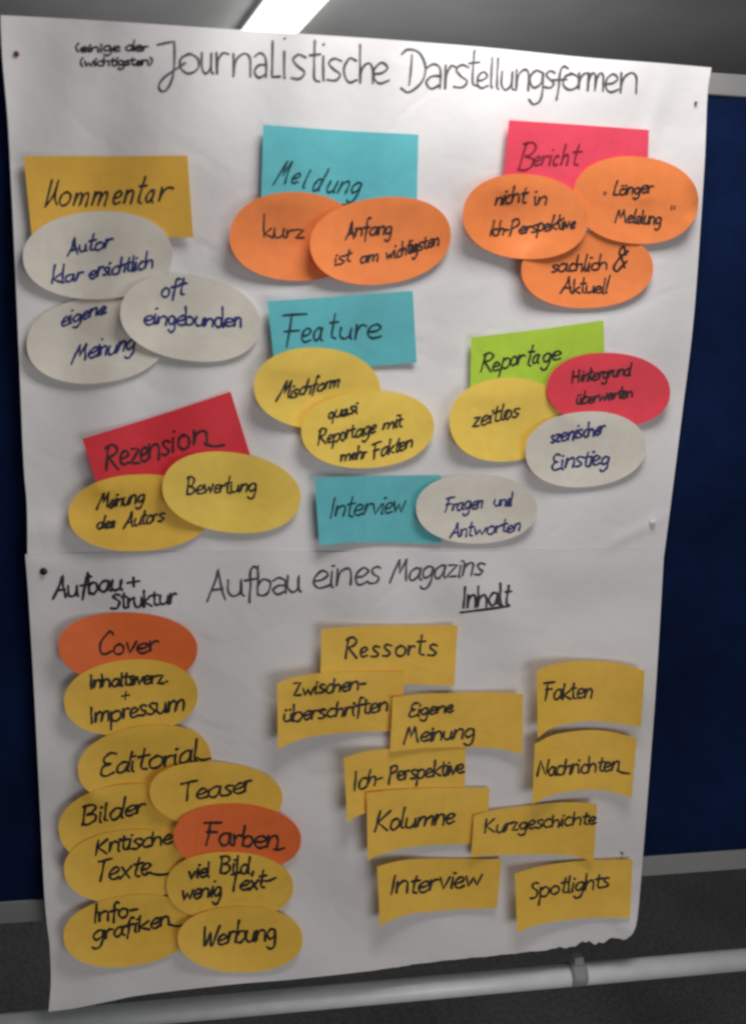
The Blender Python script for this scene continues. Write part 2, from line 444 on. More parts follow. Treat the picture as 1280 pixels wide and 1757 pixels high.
# ------------------------------------------------------------------ the display board
zt0, zt1 = at(1248, 166)[2], at(1248, 127)[2]
zb1, zb0 = at(1190, 1463)[2], at(1190, 1496)[2]
xl, xr = at(0, 800)[0] - 0.13, at(1280, 800)[0] + 0.16
board = empty('display_board', (0, 0.012, zb0))
tag(board, 'navy blue felt display board in a grey metal frame behind the paper sheets', 'display board')
box('felt_panel', xl + 0.03, xr - 0.03, 0.0, 0.022, zb1 - 0.004, zt0 + 0.004, 'felt', board)
box('frame_rail', xl, xr, -0.003, 0.026, zt0, zt1, 'alu', board, 0.0015)
box('frame_rail', xl, xr, -0.003, 0.026, zb0, zb1, 'alu', board, 0.0015)
for nm, x0, x1 in (('side_post', xl - 0.032, xl - 0.001), ('side_post', xr + 0.001, xr + 0.032)):
    box(nm, x0, x1, -0.004, 0.03, 0.02, zt1 + 0.002, 'alu', board, 0.003)
    box('foot', x0 - 0.01, x1 + 0.01, -0.25, 0.28, 0.0, 0.03, 'alu', board, 0.004)
cL, cR = at(0, 1765), at(1280, 1649)
zc = (cL[2] + cR[2]) / 2
print('tube z', cL, cR, 'board z', zb0, zt1)
rt = 0.0162
tb = tube('cross_tube', (xl - 0.002, 0.004, cL[2] + (cR[2]-cL[2])*(xl-cL[0])/(cR[0]-cL[0])), (xr + 0.002, 0.004, cR[2]), rt, 'tube', board, 40)
cp = at(991, 1672)
tube('tube_clamp', (cp[0] - 0.013, 0.004, cp[2]), (cp[0] + 0.012, 0.004, cp[2]), rt, 'clamp', tb, 32,
     [(0, rt + 0.0002), (0.02, rt + 0.0022), (0.35, rt + 0.0034), (0.5, rt + 0.0022), (0.65, rt + 0.0034), (0.98, rt + 0.0022), (1, rt + 0.0002)])
box('clamp_lug', cp[0] - 0.008, cp[0] + 0.006, -0.004, 0.010, cp[2] + rt + 0.001, cp[2] + rt + 0.015, 'clamp', tb, 0.002)

# ------------------------------------------------------------------ the two big sheets
def wave(x, y, seed, amp):
    r = np.random.RandomState(seed); z = np.zeros(np.shape(x))
    for k in range(9):
        a = r.uniform(0, 2 * math.pi); f = r.uniform(0.5, 2.2) / 300; ph = r.uniform(0, 6.28)
        z = z + np.sin((x * math.cos(a) + y * math.sin(a)) * f * 2 * math.pi + ph) * amp / (1 + k * 0.25) / 3
    return z
def sheet(name, top, bottom, left, right, nu, nv, D, label, torn=False):
    P, faces, outline = patch(top, bottom, left, right, nu, nv)
    if torn:                               # ragged tear along the last part of the bottom edge
        rn = np.random.RandomState(5)
        for i in range(nu + 1):
            x = P[nv * (nu + 1) + i, 0]
            a = np.clip((x - 930) / 60, 0, 1) * 4.2 + 0.8 * np.clip((x - 600) / 100, 0, 1)
            dy = a * (0.6 * math.sin(x * 0.13) + 0.35 * math.sin(x * 0.37 + 1)) + rn.uniform(-1, 1) * a * 0.35 - 0.3 * a
            for r, k in ((0, 1.0), (1, 0.45), (2, 0.15)): P[(nv - r) * (nu + 1) + i, 1] += dy * k
    V = raise_points(P, D)
    V, faces = thick(V, faces, 0.00015)
    o = link(name, V, faces, 'paper', origin=V.mean(axis=0))
    tag(o, label, 'paper sheet', 'large paper sheets pinned to the board')
    m = inside(outline)
    return o, m
U_TOP = [(2, 26), (100, 31), (200, 37), (425, 52), (640, 66), (820, 80), (1000, 98), (1130, 108), (1220, 116)]
U_BOT = [(48, 962), (300, 962), (600, 962), (900, 960), (1138, 958)]
U_LEFT = [(2, 26), (5, 102), (14, 205), (20, 319), (25, 420), (33, 600), (41, 790), (47, 870), (48, 962)]
U_RIGHT = [(1220, 116), (1213, 165), (1207, 300), (1190, 540), (1171, 700), (1154, 835), (1147, 890), (1138, 958)]
L_TOP = [(44, 951), (200, 948), (400, 946), (600, 947), (800, 946), (1000, 943), (1139, 941)]
L_LEFT = [(44, 951), (50, 1030), (60, 1200), (70, 1400), (76, 1522), (81, 1583), (86, 1623), (88, 1684), (84, 1736)]
L_RIGHT = [(1139, 941), (1131, 1080), (1122, 1220), (1108, 1400), (1100, 1500), (1093, 1575), (1086, 1600), (1076, 1610)]
L_BOT = [(84, 1736), (130, 1730), (190, 1718), (250, 1707), (400, 1690), (500, 1682), (640, 1667), (740, 1653), (860, 1641), (960, 1630), (1020, 1621), (1076, 1613)]
edge_u = np.interp(gy, [p[1] for p in U_LEFT], [p[0] for p in U_LEFT]); edge_ur = np.interp(gy, [p[1] for p in U_RIGHT], [p[0] for p in U_RIGHT])
dl = np.clip(gx - edge_u, 0, None); dr = np.clip(edge_ur - gx, 0, None)
DU = 0.010 + wave(gx, gy, 3, 0.0060) + 0.012 * np.exp(-dl / 55) * np.clip((gy - 60) / 300, 0.7, 1) + 0.004 * np.exp(-dr / 40)
# soft buckles that run down the sheet and a sag towards its left side
DU += 0.0035 * np.exp(-((gx - 110 - 0.12 * gy) / 60) ** 2) + 0.004 * np.exp(-((gy - 905 - 0.04 * gx) / 26) ** 2) * np.exp(-((gx - 120) / 180) ** 2)
DU += 0.003 * np.exp(-((gy - 640 + 0.35 * (gx - 150)) / 30) ** 2) * np.exp(-((gx - 170) / 150) ** 2)
DU += 0.0025 * np.exp(-((gx - 1130 + 0.3 * (gy - 170)) / 14) ** 2) * np.exp(-((gy - 230) / 90) ** 2)
DU += 0.0022 * np.exp(-(((gy - 912) + 0.5 * (gx - 1090)) / 10) ** 2) * np.exp(-((gx - 1090) / 50) ** 2)
q = np.clip((gx - 70) / 270, 0, 1); DU += 0.052 * (q * q * (3 - 2 * q)) * np.exp(-np.clip((gy - 90) / 330, 0, 9) ** 2)
DU = np.maximum(DU, 0.0055)
edge_l = np.interp(gy, [p[1] for p in L_LEFT], [p[0] for p in L_LEFT]); edge_lr = np.interp(gy, [p[1] for p in L_RIGHT], [p[0] for p in L_RIGHT])
dl = np.clip(gx - edge_l, 0, None); dr = np.clip(edge_lr - gx, 0, None)
DL = 0.011 + wave(gx, gy, 11, 0.0042) + 0.008 * np.exp(-dl / 45) + 0.004 * np.exp(-dr / 35) + 0.020 * np.clip((gy - 1480) / 240, 0, 1) ** 1.6
DL += 0.0045 * np.exp(-((gx - 1075 - 0.6 * (gy - 1590)) / 18) ** 2) * np.exp(-((gy - 1590) / 26) ** 2)
DL += 0.0030 * np.exp(-((gy - 1630 + 0.11 * gx) / 16) ** 2) * np.exp(-((gx - 1000) / 110) ** 2)
DL += 0.002 * np.exp(-((gx - 610 - 0.05 * (gy - 1200)) / 40) ** 2)
lap = np.clip((gy - 935) / 30, 0, 1) * np.clip((985 - gy) / 30, 0, 1)
DL = np.maximum(DL, 0.0055)
# the lower sheet lies over the upper one and eases back to the board below it
seat = np.repeat((DU[int((960 - GY0) / ST)] + 0.0016)[None, :], NY, axis=0)
fade = np.clip((gy - 960) / 110, 0, 1); fade = fade * fade * (3 - 2 * fade)
DL = np.maximum(DL, 0) * fade + np.maximum(seat, 0.006) * (1 - fade)
DL = np.where(gy < 966, np.maximum(DL, DU + 0.0014), DL)
for _ in range(4): DL = np.where(gy < 966, np.maximum(blur(DL), DU + 0.0014), blur(DL))
upper, mu = sheet('paper_sheet', U_TOP, U_BOT, U_LEFT, U_RIGHT, 150, 120, DU, 'upper white paper sheet headed Journalistische Darstellungsformen, pinned to the blue board')
lower, ml = sheet('paper_sheet', L_TOP, L_BOT, L_LEFT, L_RIGHT, 220, 110, DL, 'lower white paper sheet headed Aufbau eines Magazins, torn at its bottom edge', torn=True)
H = np.maximum(H, np.where(mu, DU, 0)); H = np.where(ml, DL, H)
# continue heights a little past the sheets so that cards over an edge stay smooth
HD = H.copy()

# headings on the upper sheet
def w2(sheetobj, D, text, x0, y0, x1, y1, xh, width, m='ink', slant=0.15, cap=1.0, jit=1.0, extra=None):
    st = word_strokes(text, x0, y0, x1, y1, xh, slant, cap, jit)
    if extra:
        st += [crom(e) if len(e) > 2 else [e[0], ((e[0][0] + e[1][0]) / 2, (e[0][1] + e[1][1]) / 2), e[1]] for e in extra]
    return write(st, D, width, m, sheetobj)
w2(upper, DU, '(einige', 128, 89, 204, 88, 9, 3.2, 'ink', 0.05, 0.8)
w2(upper, DU, 'der', 215, 87, 252, 88, 9, 3.4, 'ink', 0.05, 1.2)
w2(upper, DU, '(wichtigsten)', 136, 114, 262, 111, 8.5, 3.2, 'ink', 0.05, 0.8)
title1 = [('o', 310, 340, 126, 34), ('u', 347, 366, 126, 36), ('r', 372, 393, 127, 37), ('n', 401, 430, 132, 40), ('@', 437, 457, 133, 42), ('L', 467, 481, 133, 33),
          ('i', 488, 491, 134, 46), ('s', 500, 525, 136, 42), ('t', 532, 550, 141, 42), ('i', 555, 558, 138, 42), ('s', 561, 586, 139, 38), ('c', 590, 613, 141, 41),
          ('h', 618, 640, 143, 35), ('e', 641, 668, 143, 36)]
J = crom([(270, 77), (286, 73.5), (299.5, 71), (299.5, 71), (300, 100), (297, 131), (288, 152), (278, 156.5), (273, 148), (281, 134), (303, 118), (318, 108)])
write([J] + letters(title1, 0.0), DU, 3.9, 'softink', upper)
title2 = [('@', 731, 755, 152, 42), ('r', 763, 781, 153, 41), ('s', 778, 803, 151, 39), ('t', 803, 821, 148, 36), ('e', 818, 837, 151, 28), ('l', 842, 846, 150, 27), ('l', 852, 857, 153, 28),
          ('u', 860, 881, 154, 32), ('n', 885, 906, 155, 36), ('g', 908, 931, 153, 32), ('s', 934, 951, 151, 29), ('f', 946, 973, 161, 25), ('o', 966, 991, 154, 28),
          ('r', 992, 1011, 153, 28), ('m', 1008, 1034, 156, 31), ('e', 1038, 1061, 158, 31), ('n', 1064, 1091, 160, 35)]
Dd = [crom([(707, 94), (705, 120), (702, 146)]), crom([(689, 93), (700, 84.5), (719, 90), (730, 114), (724, 140), (702, 158), (688, 151)])]
write(Dd + letters(title2, 0.04), DU, 3.7, 'softink', upper)
# headings on the lower sheet
w2(lower, DL, 'Aufbau', 91, 1027, 208, 1013, 20, 4.8, 'ink', 0.02, 0.9)
w2(lower, DL, '+', 219, 1010, 238, 1007, 16, 4.4, 'ink', 0.0)
w2(lower, DL, 'Struktur', 190, 1045, 300, 1036, 17, 4.4, 'ink', 0.0, 0.55)
w2(lower, DL, 'Aufb@u', 354, 1028, 514, 1016, 29, 4.0, 'softink', 0.0, 0.85, 0.8)
w2(lower, DL, 'eines', 535, 1011, 648, 1000, 28, 4.0, 'softink', 0.08, 0.7, 0.8)
w2(lower, DL, 'Magazins', 668, 998, 826, 987, 21, 3.8, 'softink', 0.22, 0.8, 0.8)
w2(lower, DL, 'Inhalt', 792, 1043, 872, 1038, 21, 4.2, 'ink', 0.05, 0.8, 0.8, extra=[[(790, 1051), (830, 1046), (874, 1040)]])

# ------------------------------------------------------------------ cards
def settle(own, mask):
    global H
    m = mask.copy()
    for _ in range(3):
        m2 = m.copy(); m2[1:] |= m[:-1]; m2[:-1] |= m[1:]; m2[:, 1:] |= m[:, :-1]; m2[:, :-1] |= m[:, 1:]; m = m2
    floor_h = H + 0.0017
    # a stiff card does not fold round what lies under it: it rides on it as a whole
    g = np.where(m, np.clip(floor_h - own, 0, None), 0)
    for _ in range(7):
        g = np.maximum(g, np.maximum(np.maximum(np.roll(g, 1, 0), np.roll(g, -1, 0)), np.maximum(np.roll(g, 1, 1), np.roll(g, -1, 1))))
    for _ in range(2):
        for axn in (0, 1):
            c = np.cumsum(np.pad(g, [(9, 8) if k == axn else (0, 0) for k in (0, 1)], mode='edge'), axis=axn)
            g = (np.take(c, range(17, c.shape[axn]), axis=axn) - np.take(c, range(0, c.shape[axn] - 17), axis=axn)) / 17.0
    own = own + g
    D = np.where(m, np.maximum(own, floor_h), own)
    for _ in range(24):
        D = np.maximum(blur(D), np.where(m, floor_h - 0.0003, own))
    e = mask.copy(); e[1:] |= mask[:-1]; e[:-1] |= mask[1:]; e[:, 1:] |= mask[:, :-1]; e[:, :-1] |= mask[:, 1:]
    H = np.where(e, np.maximum(H, D), H)
    return D
GR = 'rectangular note cards stuck on the paper sheets'
GO = 'oval note cards stuck on the paper sheets'
def xh_small(v): return v <= 17
HEAD = {
 '%ommentar': (0.28, 1.0, [('%', 77, 97, 356, 25), ('o', 101, 117, 353, 24), ('m', 126, 148, 354, 23), ('m', 158, 180, 353, 24), ('e', 193, 206, 350, 23), ('n', 213, 225, 349, 23), ('t', 232, 244, 349, 27), ('a', 250, 263, 347, 21), ('r', 272, 292, 346, 25)]),
 'Meldung': (0.45, 1.0, [('M', 470, 489, 315, 21), ('e', 499, 511, 314, 17), ('l', 519, 524, 322, 16), ('d', 535, 548, 327, 20), ('u', 559, 574, 330, 20), ('n', 579, 593, 331, 20), ('g', 600, 614, 332, 19)]),
 'Feature': (0.14, 1.0, [('e', 517, 533, 587, 24), ('a', 538, 553, 584, 22), ('t', 563, 577, 581, 25), ('u', 583, 604, 581, 19), ('r', 609, 625, 583, 26), ('e', 630, 654, 580, 24)]),
 'Reportage': (0.25, 0.9, [('R', 823, 842, 638, 18), ('e', 844, 855, 636, 15), ('p', 859, 872, 632, 18), ('o', 875, 884, 627, 16), ('r', 887, 897, 626, 17), ('t', 901, 911, 628, 22), ('a', 913, 924, 623, 15), ('g', 930, 942, 622, 16), ('e', 946, 961, 617, 15)]),
 'Rezension': (0.03, 0.9, [('R', 181, 204, 807, 24), ('e', 207, 222, 797, 24), ('z', 225, 240, 795, 25), ('e', 242, 254, 792, 25), ('n', 256, 273, 789, 27), ('s', 278, 291, 781, 25), ('i', 297, 300, 775, 24), ('o', 307, 324, 771, 25), ('n', 333, 355, 764, 25)]),
 'Bericht': (0.24, 1.1, [('B', 888, 910, 292, 24), ('e', 915, 925, 284, 16), ('r', 928, 938, 284, 17), ('i', 942, 944, 283, 17), ('c', 948, 956, 283, 16), ('h', 962, 972, 283, 18), ('t', 978, 993, 283, 20)]),
 'Ressorts': (0.10, 0.9, [('R', 591, 612, 1130, 20), ('e', 618, 630, 1127, 17), ('s', 637, 650, 1127, 18), ('s', 656, 670, 1126, 20), ('o', 679, 694, 1126, 18), ('r', 700, 710, 1125, 17), ('t', 714, 728, 1124, 21), ('s', 734, 749, 1125, 19)]),
}
def finish(o, D, words, sw, ink, tails=None):
    for w in words:
        text, x0, y0, x1, y1, xh = w[:6]
        opt = dict(w[6]) if len(w) > 6 else {}
        m = opt.pop('m', ink); s = opt.pop('sw', sw)
        if text in HEAD and w[5] > 17:
            sl, cp, spec = HEAD[text]
            st = letters(spec, sl, cp) + [crom(e) for e in opt.get('extra') or []]
            if text == 'Feature': st += [crom(parse(q)) for q in ('486,541 505,539.5 527,538.5', '501,541 497,568 492,595', '488,569 500,568 514,567')]
            write(st, D, s, m, o); continue
        if xh_small(w[5]) and y0 < 950: opt.setdefault('jit', 1.35); s *= 0.86
        w2(o, D, text, x0, y0, x1, y1, xh, s, m, **opt)
def lift(own): return own
def rect(material, label, top, bottom, lL, lR, words, ink='ink', sw=3.6, lB=0.0):
    nu, nv = 26, 14
    P, faces, outline = patch(top, bottom, [top[0], bottom[0]], [top[-1], bottom[-1]], nu, nv)
    mask = inside(outline)
    (ax_, ay_), (bx, by) = top[0], top[-1]
    s = ((gx - ax_) * (bx - ax_) + (gy - ay_) * (by - ay_)) / ((bx - ax_) ** 2 + (by - ay_) ** 2)
    hgt = bottom[0][1] - top[0][1]
    t = np.clip((gy - (ay_ + (by - ay_) * s)) / hgt, 0, 1)
    s = np.clip(s, -0.1, 1.1)
    lL *= 1.05; lR *= 0.9
    own = HB + 0.0012 + lL * np.clip(1 - s, 0, 1.1) ** 2.6 + lR * np.clip(s, 0, 1.1) ** 2.6 + lB * t ** 2
    D = settle(own, mask)
    V = raise_points(P, D); V, faces = thick(V, faces, 0.0003)
    o = link('note_card', V, faces, material, origin=V.mean(axis=0))
    tag(o, label, 'note card', GR)
    finish(o, D, words, sw, ink)
    return o
def oval(material, label, cx, cy, a, b, rot, lL, lR, words, ink='ink', sw=4.0, lB=0.0, p=2.15):
    nr, na = 9, 64
    c, s_ = math.cos(math.radians(rot)), math.sin(math.radians(rot))
    P = [(cx, cy)]; faces = []; wob = random.uniform(0, 6)
    for i in range(1, nr + 1):
        rr = i / nr
        for k in range(na):
            th = 2 * math.pi * k / na
            ct, st = math.cos(th), math.sin(th)
            u = math.copysign(abs(ct) ** (2 / p), ct); v = math.copysign(abs(st) ** (2 / p), st)
            q = 1 + 0.010 * math.sin(2 * th + wob) + 0.006 * math.sin(3 * th + 2 * wob)
            P.append((cx + rr * q * (a * u * c - b * v * s_), cy + rr * q * (a * u * s_ + b * v * c)))
    for k in range(na): faces.append((0, 1 + (k + 1) % na, 1 + k)[::1])
    for i in range(nr - 1):
        for k in range(na):
            A = 1 + i * na + k; B = 1 + i * na + (k + 1) % na
            faces.append((A, B, B + na, A + na))
    P = np.array(P); outline = [tuple(q) for q in P[-na:]]
    mask = inside(outline)
    xn = ((gx - cx) * c + (gy - cy) * s_) / a; yn = (-(gx - cx) * s_ + (gy - cy) * c) / b
    lL *= 1.05; lR *= 0.9
    own = HB + 0.0012 + lL * np.clip(-xn, 0, 1.15) ** 2.2 + lR * np.clip(xn, 0, 1.15) ** 2.2 + lB * np.clip(yn, 0, 1.1) ** 2
    D = settle(own, mask)
    V = raise_points(P, D); V, faces = thick(V, faces, 0.0003)
    o = link('oval_card', V, faces, material, origin=V.mean(axis=0))
    tag(o, label, 'note card', GO)
    finish(o, D, words, sw, ink)
    return o
HB = H.copy()          # the paper surface that cards are stuck to
B_ = 'blueink'

# --- Kommentar group
rect('amber', 'amber rectangular card reading Kommentar, at the upper left of the upper sheet', [(41, 268), (180, 268), (322, 267)], [(56, 412), (190, 408), (332, 407)], 0.010, 0.008,
     [('%ommentar', 78, 356, 290, 347, 25, dict(slant=0.22, cap=0.95))], sw=3.8)
oval('white', 'off-white oval reading eigene Meinung in blue, lowest below the Kommentar card', 168, 583, 122, 74, -8, 0.012, 0.003,
     [('eigene', 104, 562, 180, 537, 13), ('Meinung', 122, 624, 230, 598, 17, dict(slant=0.25, cap=0.9))], B_, 4.4, 0.004)
oval('white', 'off-white oval reading Autor klar ersichtlich in blue, overlapping the Kommentar card', 169, 438, 129, 75, -3, 0.012, 0.006,
     [('Autor', 116, 437, 190, 425, 14, dict(cap=1.3, slant=0.1)), ('klar', 88, 487, 139, 481, 13, dict(cap=1.3)), ('ersichtlich', 152, 478, 262, 458, 14, dict(cap=1.2))], B_, 4.6, 0.003)
oval('white', 'off-white oval reading oft eingebunden in blue, right of the eigene Meinung oval', 327, 546, 121, 73, 10, 0.014, 0.006,
     [('oft', 276, 511, 315, 507, 15, dict(cap=0.9)), ('eingebunden', 246, 556, 413, 561, 15, dict(cap=1.2, slant=0.08))], B_, 4.6, 0.004)
# --- Meldung group
rect('teal', 'turquoise rectangular card reading Meldung, at the top middle of the upper sheet', [(452, 214), (585, 224), (718, 231)], [(448, 345), (580, 349), (715, 352)], 0.008, 0.006,
     [('Meldung', 472, 314, 622, 332, 21, dict(slant=0.40, cap=0.95))], 'tealink', 3.2)
oval('orange', 'orange oval reading kurz, left of the two ovals under the Meldung card', 508, 406, 114, 76, 3, 0.018, 0.002,
     [('kurz', 451, 409, 521, 408, 15, dict(cap=1.7, slant=0.05))], sw=3.6, lB=0.004)
oval('orange', 'orange oval reading Anfang ist am wichtigsten, right of the kurz oval', 653, 413, 120, 75, -7, 0.018, 0.008,
     [('Anfang', 593, 409, 670, 401, 15, dict(cap=1.1)), ('ist', 573, 456, 600, 449, 12), ('am', 617, 451, 648, 448, 11), ('wichtigsten', 661, 446, 752, 421, 12, dict(cap=1.1))], lB=0.004)
# --- Bericht group
rect('pink', 'pink rectangular card reading Bericht, at the upper right of the upper sheet', [(873, 206), (990, 214), (1113, 223)], [(862, 330), (980, 336), (1108, 342)], 0.008, 0.006,
     [('Bericht', 889, 291, 994, 283, 19, dict(slant=0.28, cap=1.45))], 'pinkink', 3.2)
oval('orange', 'orange oval reading sachlich und Aktuell, lowest of three under the Bericht card', 1007, 463, 112, 66, -2, 0.016, 0.010,
     [('sachlich', 945, 467, 1040, 463, 13, dict(cap=1.3)), ('&', 1048, 466, 1070, 464, 21, dict(cap=0.9)), ('Aktuell', 960, 503, 1040, 503, 13, dict(cap=1.2))], lB=0.004)
oval('orange', 'orange oval reading Länger Meldung in quotation marks, at the sheet\'s right edge', 1090, 343, 109, 74, 5, 0.002, 0.016,
     [('Länger', 1050, 334, 1118, 331, 12, dict(cap=1.0)), ('Meldung', 1054, 382, 1132, 384, 13, dict(cap=0.9)), ('"', 1146, 374, 1153, 374, 11, dict(sw=2.6)), ('"', 1032, 346, 1037, 346, 9, dict(sw=2.2))], sw=3.8, lB=0.004)
oval('orange', 'orange oval reading nicht in Ich-Perspektive, at the left under the Bericht card', 901, 372, 107, 73, 3, 0.018, 0.008,
     [('nicht', 848, 352, 900, 347, 14), ('in', 915, 351, 936, 350, 14, dict(cap=1.2)), ('Ich-Perspektive', 839, 406, 984, 391, 12, dict(cap=1.25))], lB=0.004)
# --- Feature group
rect('teal', 'turquoise rectangular card reading Feature, below the two orange ovals', [(459, 517), (580, 509), (708, 499)], [(472, 634), (595, 631), (715, 622)], 0.012, 0.006,
     [('Feature', 485, 591, 654, 580, 25, dict(slant=0.12, cap=1.25))], 'tealink', 3.6)
oval('yellow', 'yellow oval reading Mischform, overlapping the Feature card', 545, 667, 109, 70, 3, 0.018, 0.004,
     [('Mischform', 474, 688, 580, 663, 13, dict(slant=0.3, cap=1.2))], sw=4.2, lB=0.005)
oval('yellow', 'yellow oval reading quasi Reportage mit mehr Fakten, at the middle of the upper sheet', 631, 737, 115, 65, -4, 0.016, 0.010,
     [('quasi', 562, 720, 612, 708, 12), ('Reportage', 544, 764, 642, 743, 13, dict(cap=1.1)), ('mit', 655, 738, 688, 733, 12, dict(cap=1.3)), ('mehr', 584, 792, 627, 785, 11), ('Fakten', 637, 788, 706, 768, 13, dict(cap=1.2))], sw=4.2, lB=0.005)
# --- Reportage group
rect('green', 'lime green rectangular card reading Reportage, at the right of the upper sheet', [(808, 579), (920, 566), (1035, 550)], [(806, 682), (920, 676), (1038, 662)], 0.008, 0.004,
     [('Reportage', 824, 638, 958, 618, 18, dict(slant=0.25, cap=0.95))], sw=3.4)
oval('yellow', 'yellow oval reading zeitlos, overlapping the lime green card', 869, 720, 98, 72, -6, 0.016, 0.003,
     [('zeitlos', 809, 735, 888, 714, 14, dict(cap=1.1))], sw=4.0, lB=0.004)
oval('crimson', 'crimson oval reading Hintergrund, at the right of the Reportage card', 1044, 669, 106, 63, 2, 0.008, 0.014,
     [('Hintergrund', 980, 657, 1080, 643, 12, dict(cap=1.0)), ('überwerten', 988, 694, 1084, 681, 11)], sw=4.0, lB=0.004)
oval('white', 'off-white oval reading szenischer Einstieg in blue, below the crimson oval', 1004, 771, 103, 65, -6, 0.014, 0.010,
     [('szenischer', 944, 760, 1034, 744, 13, dict(cap=1.0)), ('Einstieg', 945, 807, 1042, 796, 15, dict(cap=1.0))], B_, 4.4, 0.004)
# --- Rezension group
rect('red', 'red tilted rectangular card reading Rezension, at the left of the upper sheet', [(142, 753), (268, 714), (396, 672)], [(170, 842), (300, 815), (430, 782)], 0.012, 0.006,
     [('Rezension', 181, 809, 356, 763, 25, dict(slant=0.02, cap=0.75, extra=[[(352, 761), (368, 766), (385, 763)]]))], sw=4.4)
oval('deepyellow', 'deep yellow oval reading Meinung des Autors, overlapping the red card\'s lower left', 240, 880, 122, 66, -3, 0.014, 0.004,
     [('Meinung', 166, 874, 246, 862, 14, dict(slant=0.25, cap=0.9)), ('des', 165, 908, 196, 904, 11, dict(cap=1.1)), ('Autors', 212, 907, 280, 893, 13, dict(cap=1.1))], sw=4.4, lB=0.004)
oval('yellow', 'yellow oval reading Bewertung, overlapping the red card\'s lower right', 397, 845, 120, 68, 8, 0.016, 0.008,
     [('Bewertung', 320, 849, 438, 843, 14, dict(cap=1.4))], sw=4.2, lB=0.005)
# --- Interview and Fragen
rect('teal', 'turquoise rectangular card reading Interview, at the bottom middle of the upper sheet', [(540, 820), (650, 817), (757, 816)], [(548, 936), (618, 930), (757, 933)], 0.014, 0.004,
     [('Interview', 564, 888, 692, 879, 18, dict(slant=0.22, cap=1.15))], 'tealink', 3.2)
oval('white', 'off-white oval reading Fragen und Antworten, beside the turquoise Interview card', 817, 873, 103, 60, 0, 0.012, 0.010,
     [('Fragen', 760, 879, 826, 871, 13, dict(cap=1.2)), ('und', 846, 869, 876, 868, 12, dict(cap=1.0)), ('Antworten', 771, 923, 890, 911, 13, dict(slant=0.15, cap=1.1))], B_, 3.8, 0.004)
# --- left column of the lower sheet
oval('redorange', 'red-orange oval reading Cover, topmost of the left column on the lower sheet', 220, 1113, 118, 63, 2, 0.016, 0.008,
     [('Cover', 167, 1124, 270, 1118, 18, dict(cap=1.1, slant=0.1))], sw=4.0)
oval('deepyellow', 'yellow oval reading Inhaltsverz. + Impressum, directly below the Cover oval', 225, 1197, 115, 65, -4, 0.014, 0.010,
     [('Inhaltsverz.', 155, 1182, 288, 1171, 14, dict(cap=0.7, slant=0.02, sw=4.4)), ('+', 208, 1202, 220, 1200, 13, dict(sw=3.0)), ('Impressum', 155, 1243, 316, 1218, 18, dict(cap=0.55, slant=0.02))], sw=4.2, lB=0.004)
oval('deepyellow', 'yellow oval reading Editorial, below the Inhaltsverz. oval in the left column', 249, 1311, 114, 66, -8, 0.014, 0.006,
     [('Editorial', 169, 1333, 338, 1306, 19, dict(cap=1.0, slant=0.12, extra=[[(338, 1300), (348, 1304), (362, 1301)]]))], sw=4.3, lB=0.003)
oval('deepyellow', 'yellow oval reading Bilder, at the left edge of the left column', 212, 1413, 113, 66, -9, 0.014, 0.003,
     [('Bilder', 140, 1417, 246, 1396, 17, dict(cap=1.0, slant=0.1))], sw=4.3, lB=0.003)
oval('deepyellow', 'yellow oval reading Kritische Texte, at the left beside the red-orange Farben oval', 221, 1486, 110, 63, -6, 0.014, 0.002,
     [('Kritische', 163, 1467, 292, 1447, 16, dict(cap=0.7, slant=0.12)), ('Texte', 163, 1514, 256, 1500, 19, dict(cap=0.9, extra=[[(252, 1497), (275, 1501), (300, 1497)]]))], sw=4.3, lB=0.003)
oval('deepyellow', 'yellow oval reading Teaser, above the red-orange Farben oval', 371, 1365, 113, 58, 4, 0.014, 0.008,
     [('Teaser', 309, 1376, 430, 1359, 18, dict(cap=0.95, slant=0.08))], sw=4.0)
oval('redorange', 'red-orange oval reading Farben, in the middle of the yellow ovals', 407, 1438, 110, 58, 3, 0.014, 0.008,
     [('Farben', 347, 1449, 476, 1456, 20, dict(cap=1.0, slant=0.05, extra=[[(470, 1457), (478, 1458), (488, 1455)]]))], sw=4.3)
oval('deepyellow', 'yellow oval reading Info-grafiken, lowest of the left column', 222, 1597, 113, 61, -9, 0.016, 0.003,
     [('Info-', 160, 1584, 234, 1571, 16, dict(cap=1.0, slant=0.05)), ('grafiken', 158, 1616, 290, 1588, 17, dict(cap=0.8, slant=0.08, extra=[[(290, 1586), (305, 1589), (324, 1585)]]))], sw=4.3, lB=0.003)
oval('deepyellow', 'yellow oval reading viel Bild, wenig Text, between the Farben and Werbung ovals', 394, 1521, 108, 60, 0, 0.005, 0.010,
     [('viel', 322, 1508, 358, 1505, 14, dict(cap=0.9)), ('Bild,', 377, 1499, 438, 1498, 15, dict(cap=0.95, slant=0.05)), ('wenig', 311, 1545, 378, 1537, 16), ('Text', 393, 1531, 452, 1524, 17, dict(cap=0.9, extra=[[(448, 1512), (462, 1511), (474, 1506)]]))], sw=4.3)
oval('deepyellow', 'yellow oval reading Werbung, at the bottom right of the left column', 413, 1612, 108, 56, 0, 0.014, 0.008,
     [('Werbung', 345, 1623, 472, 1612, 19, dict(cap=0.95, slant=0.1))], sw=4.3, lB=0.003)
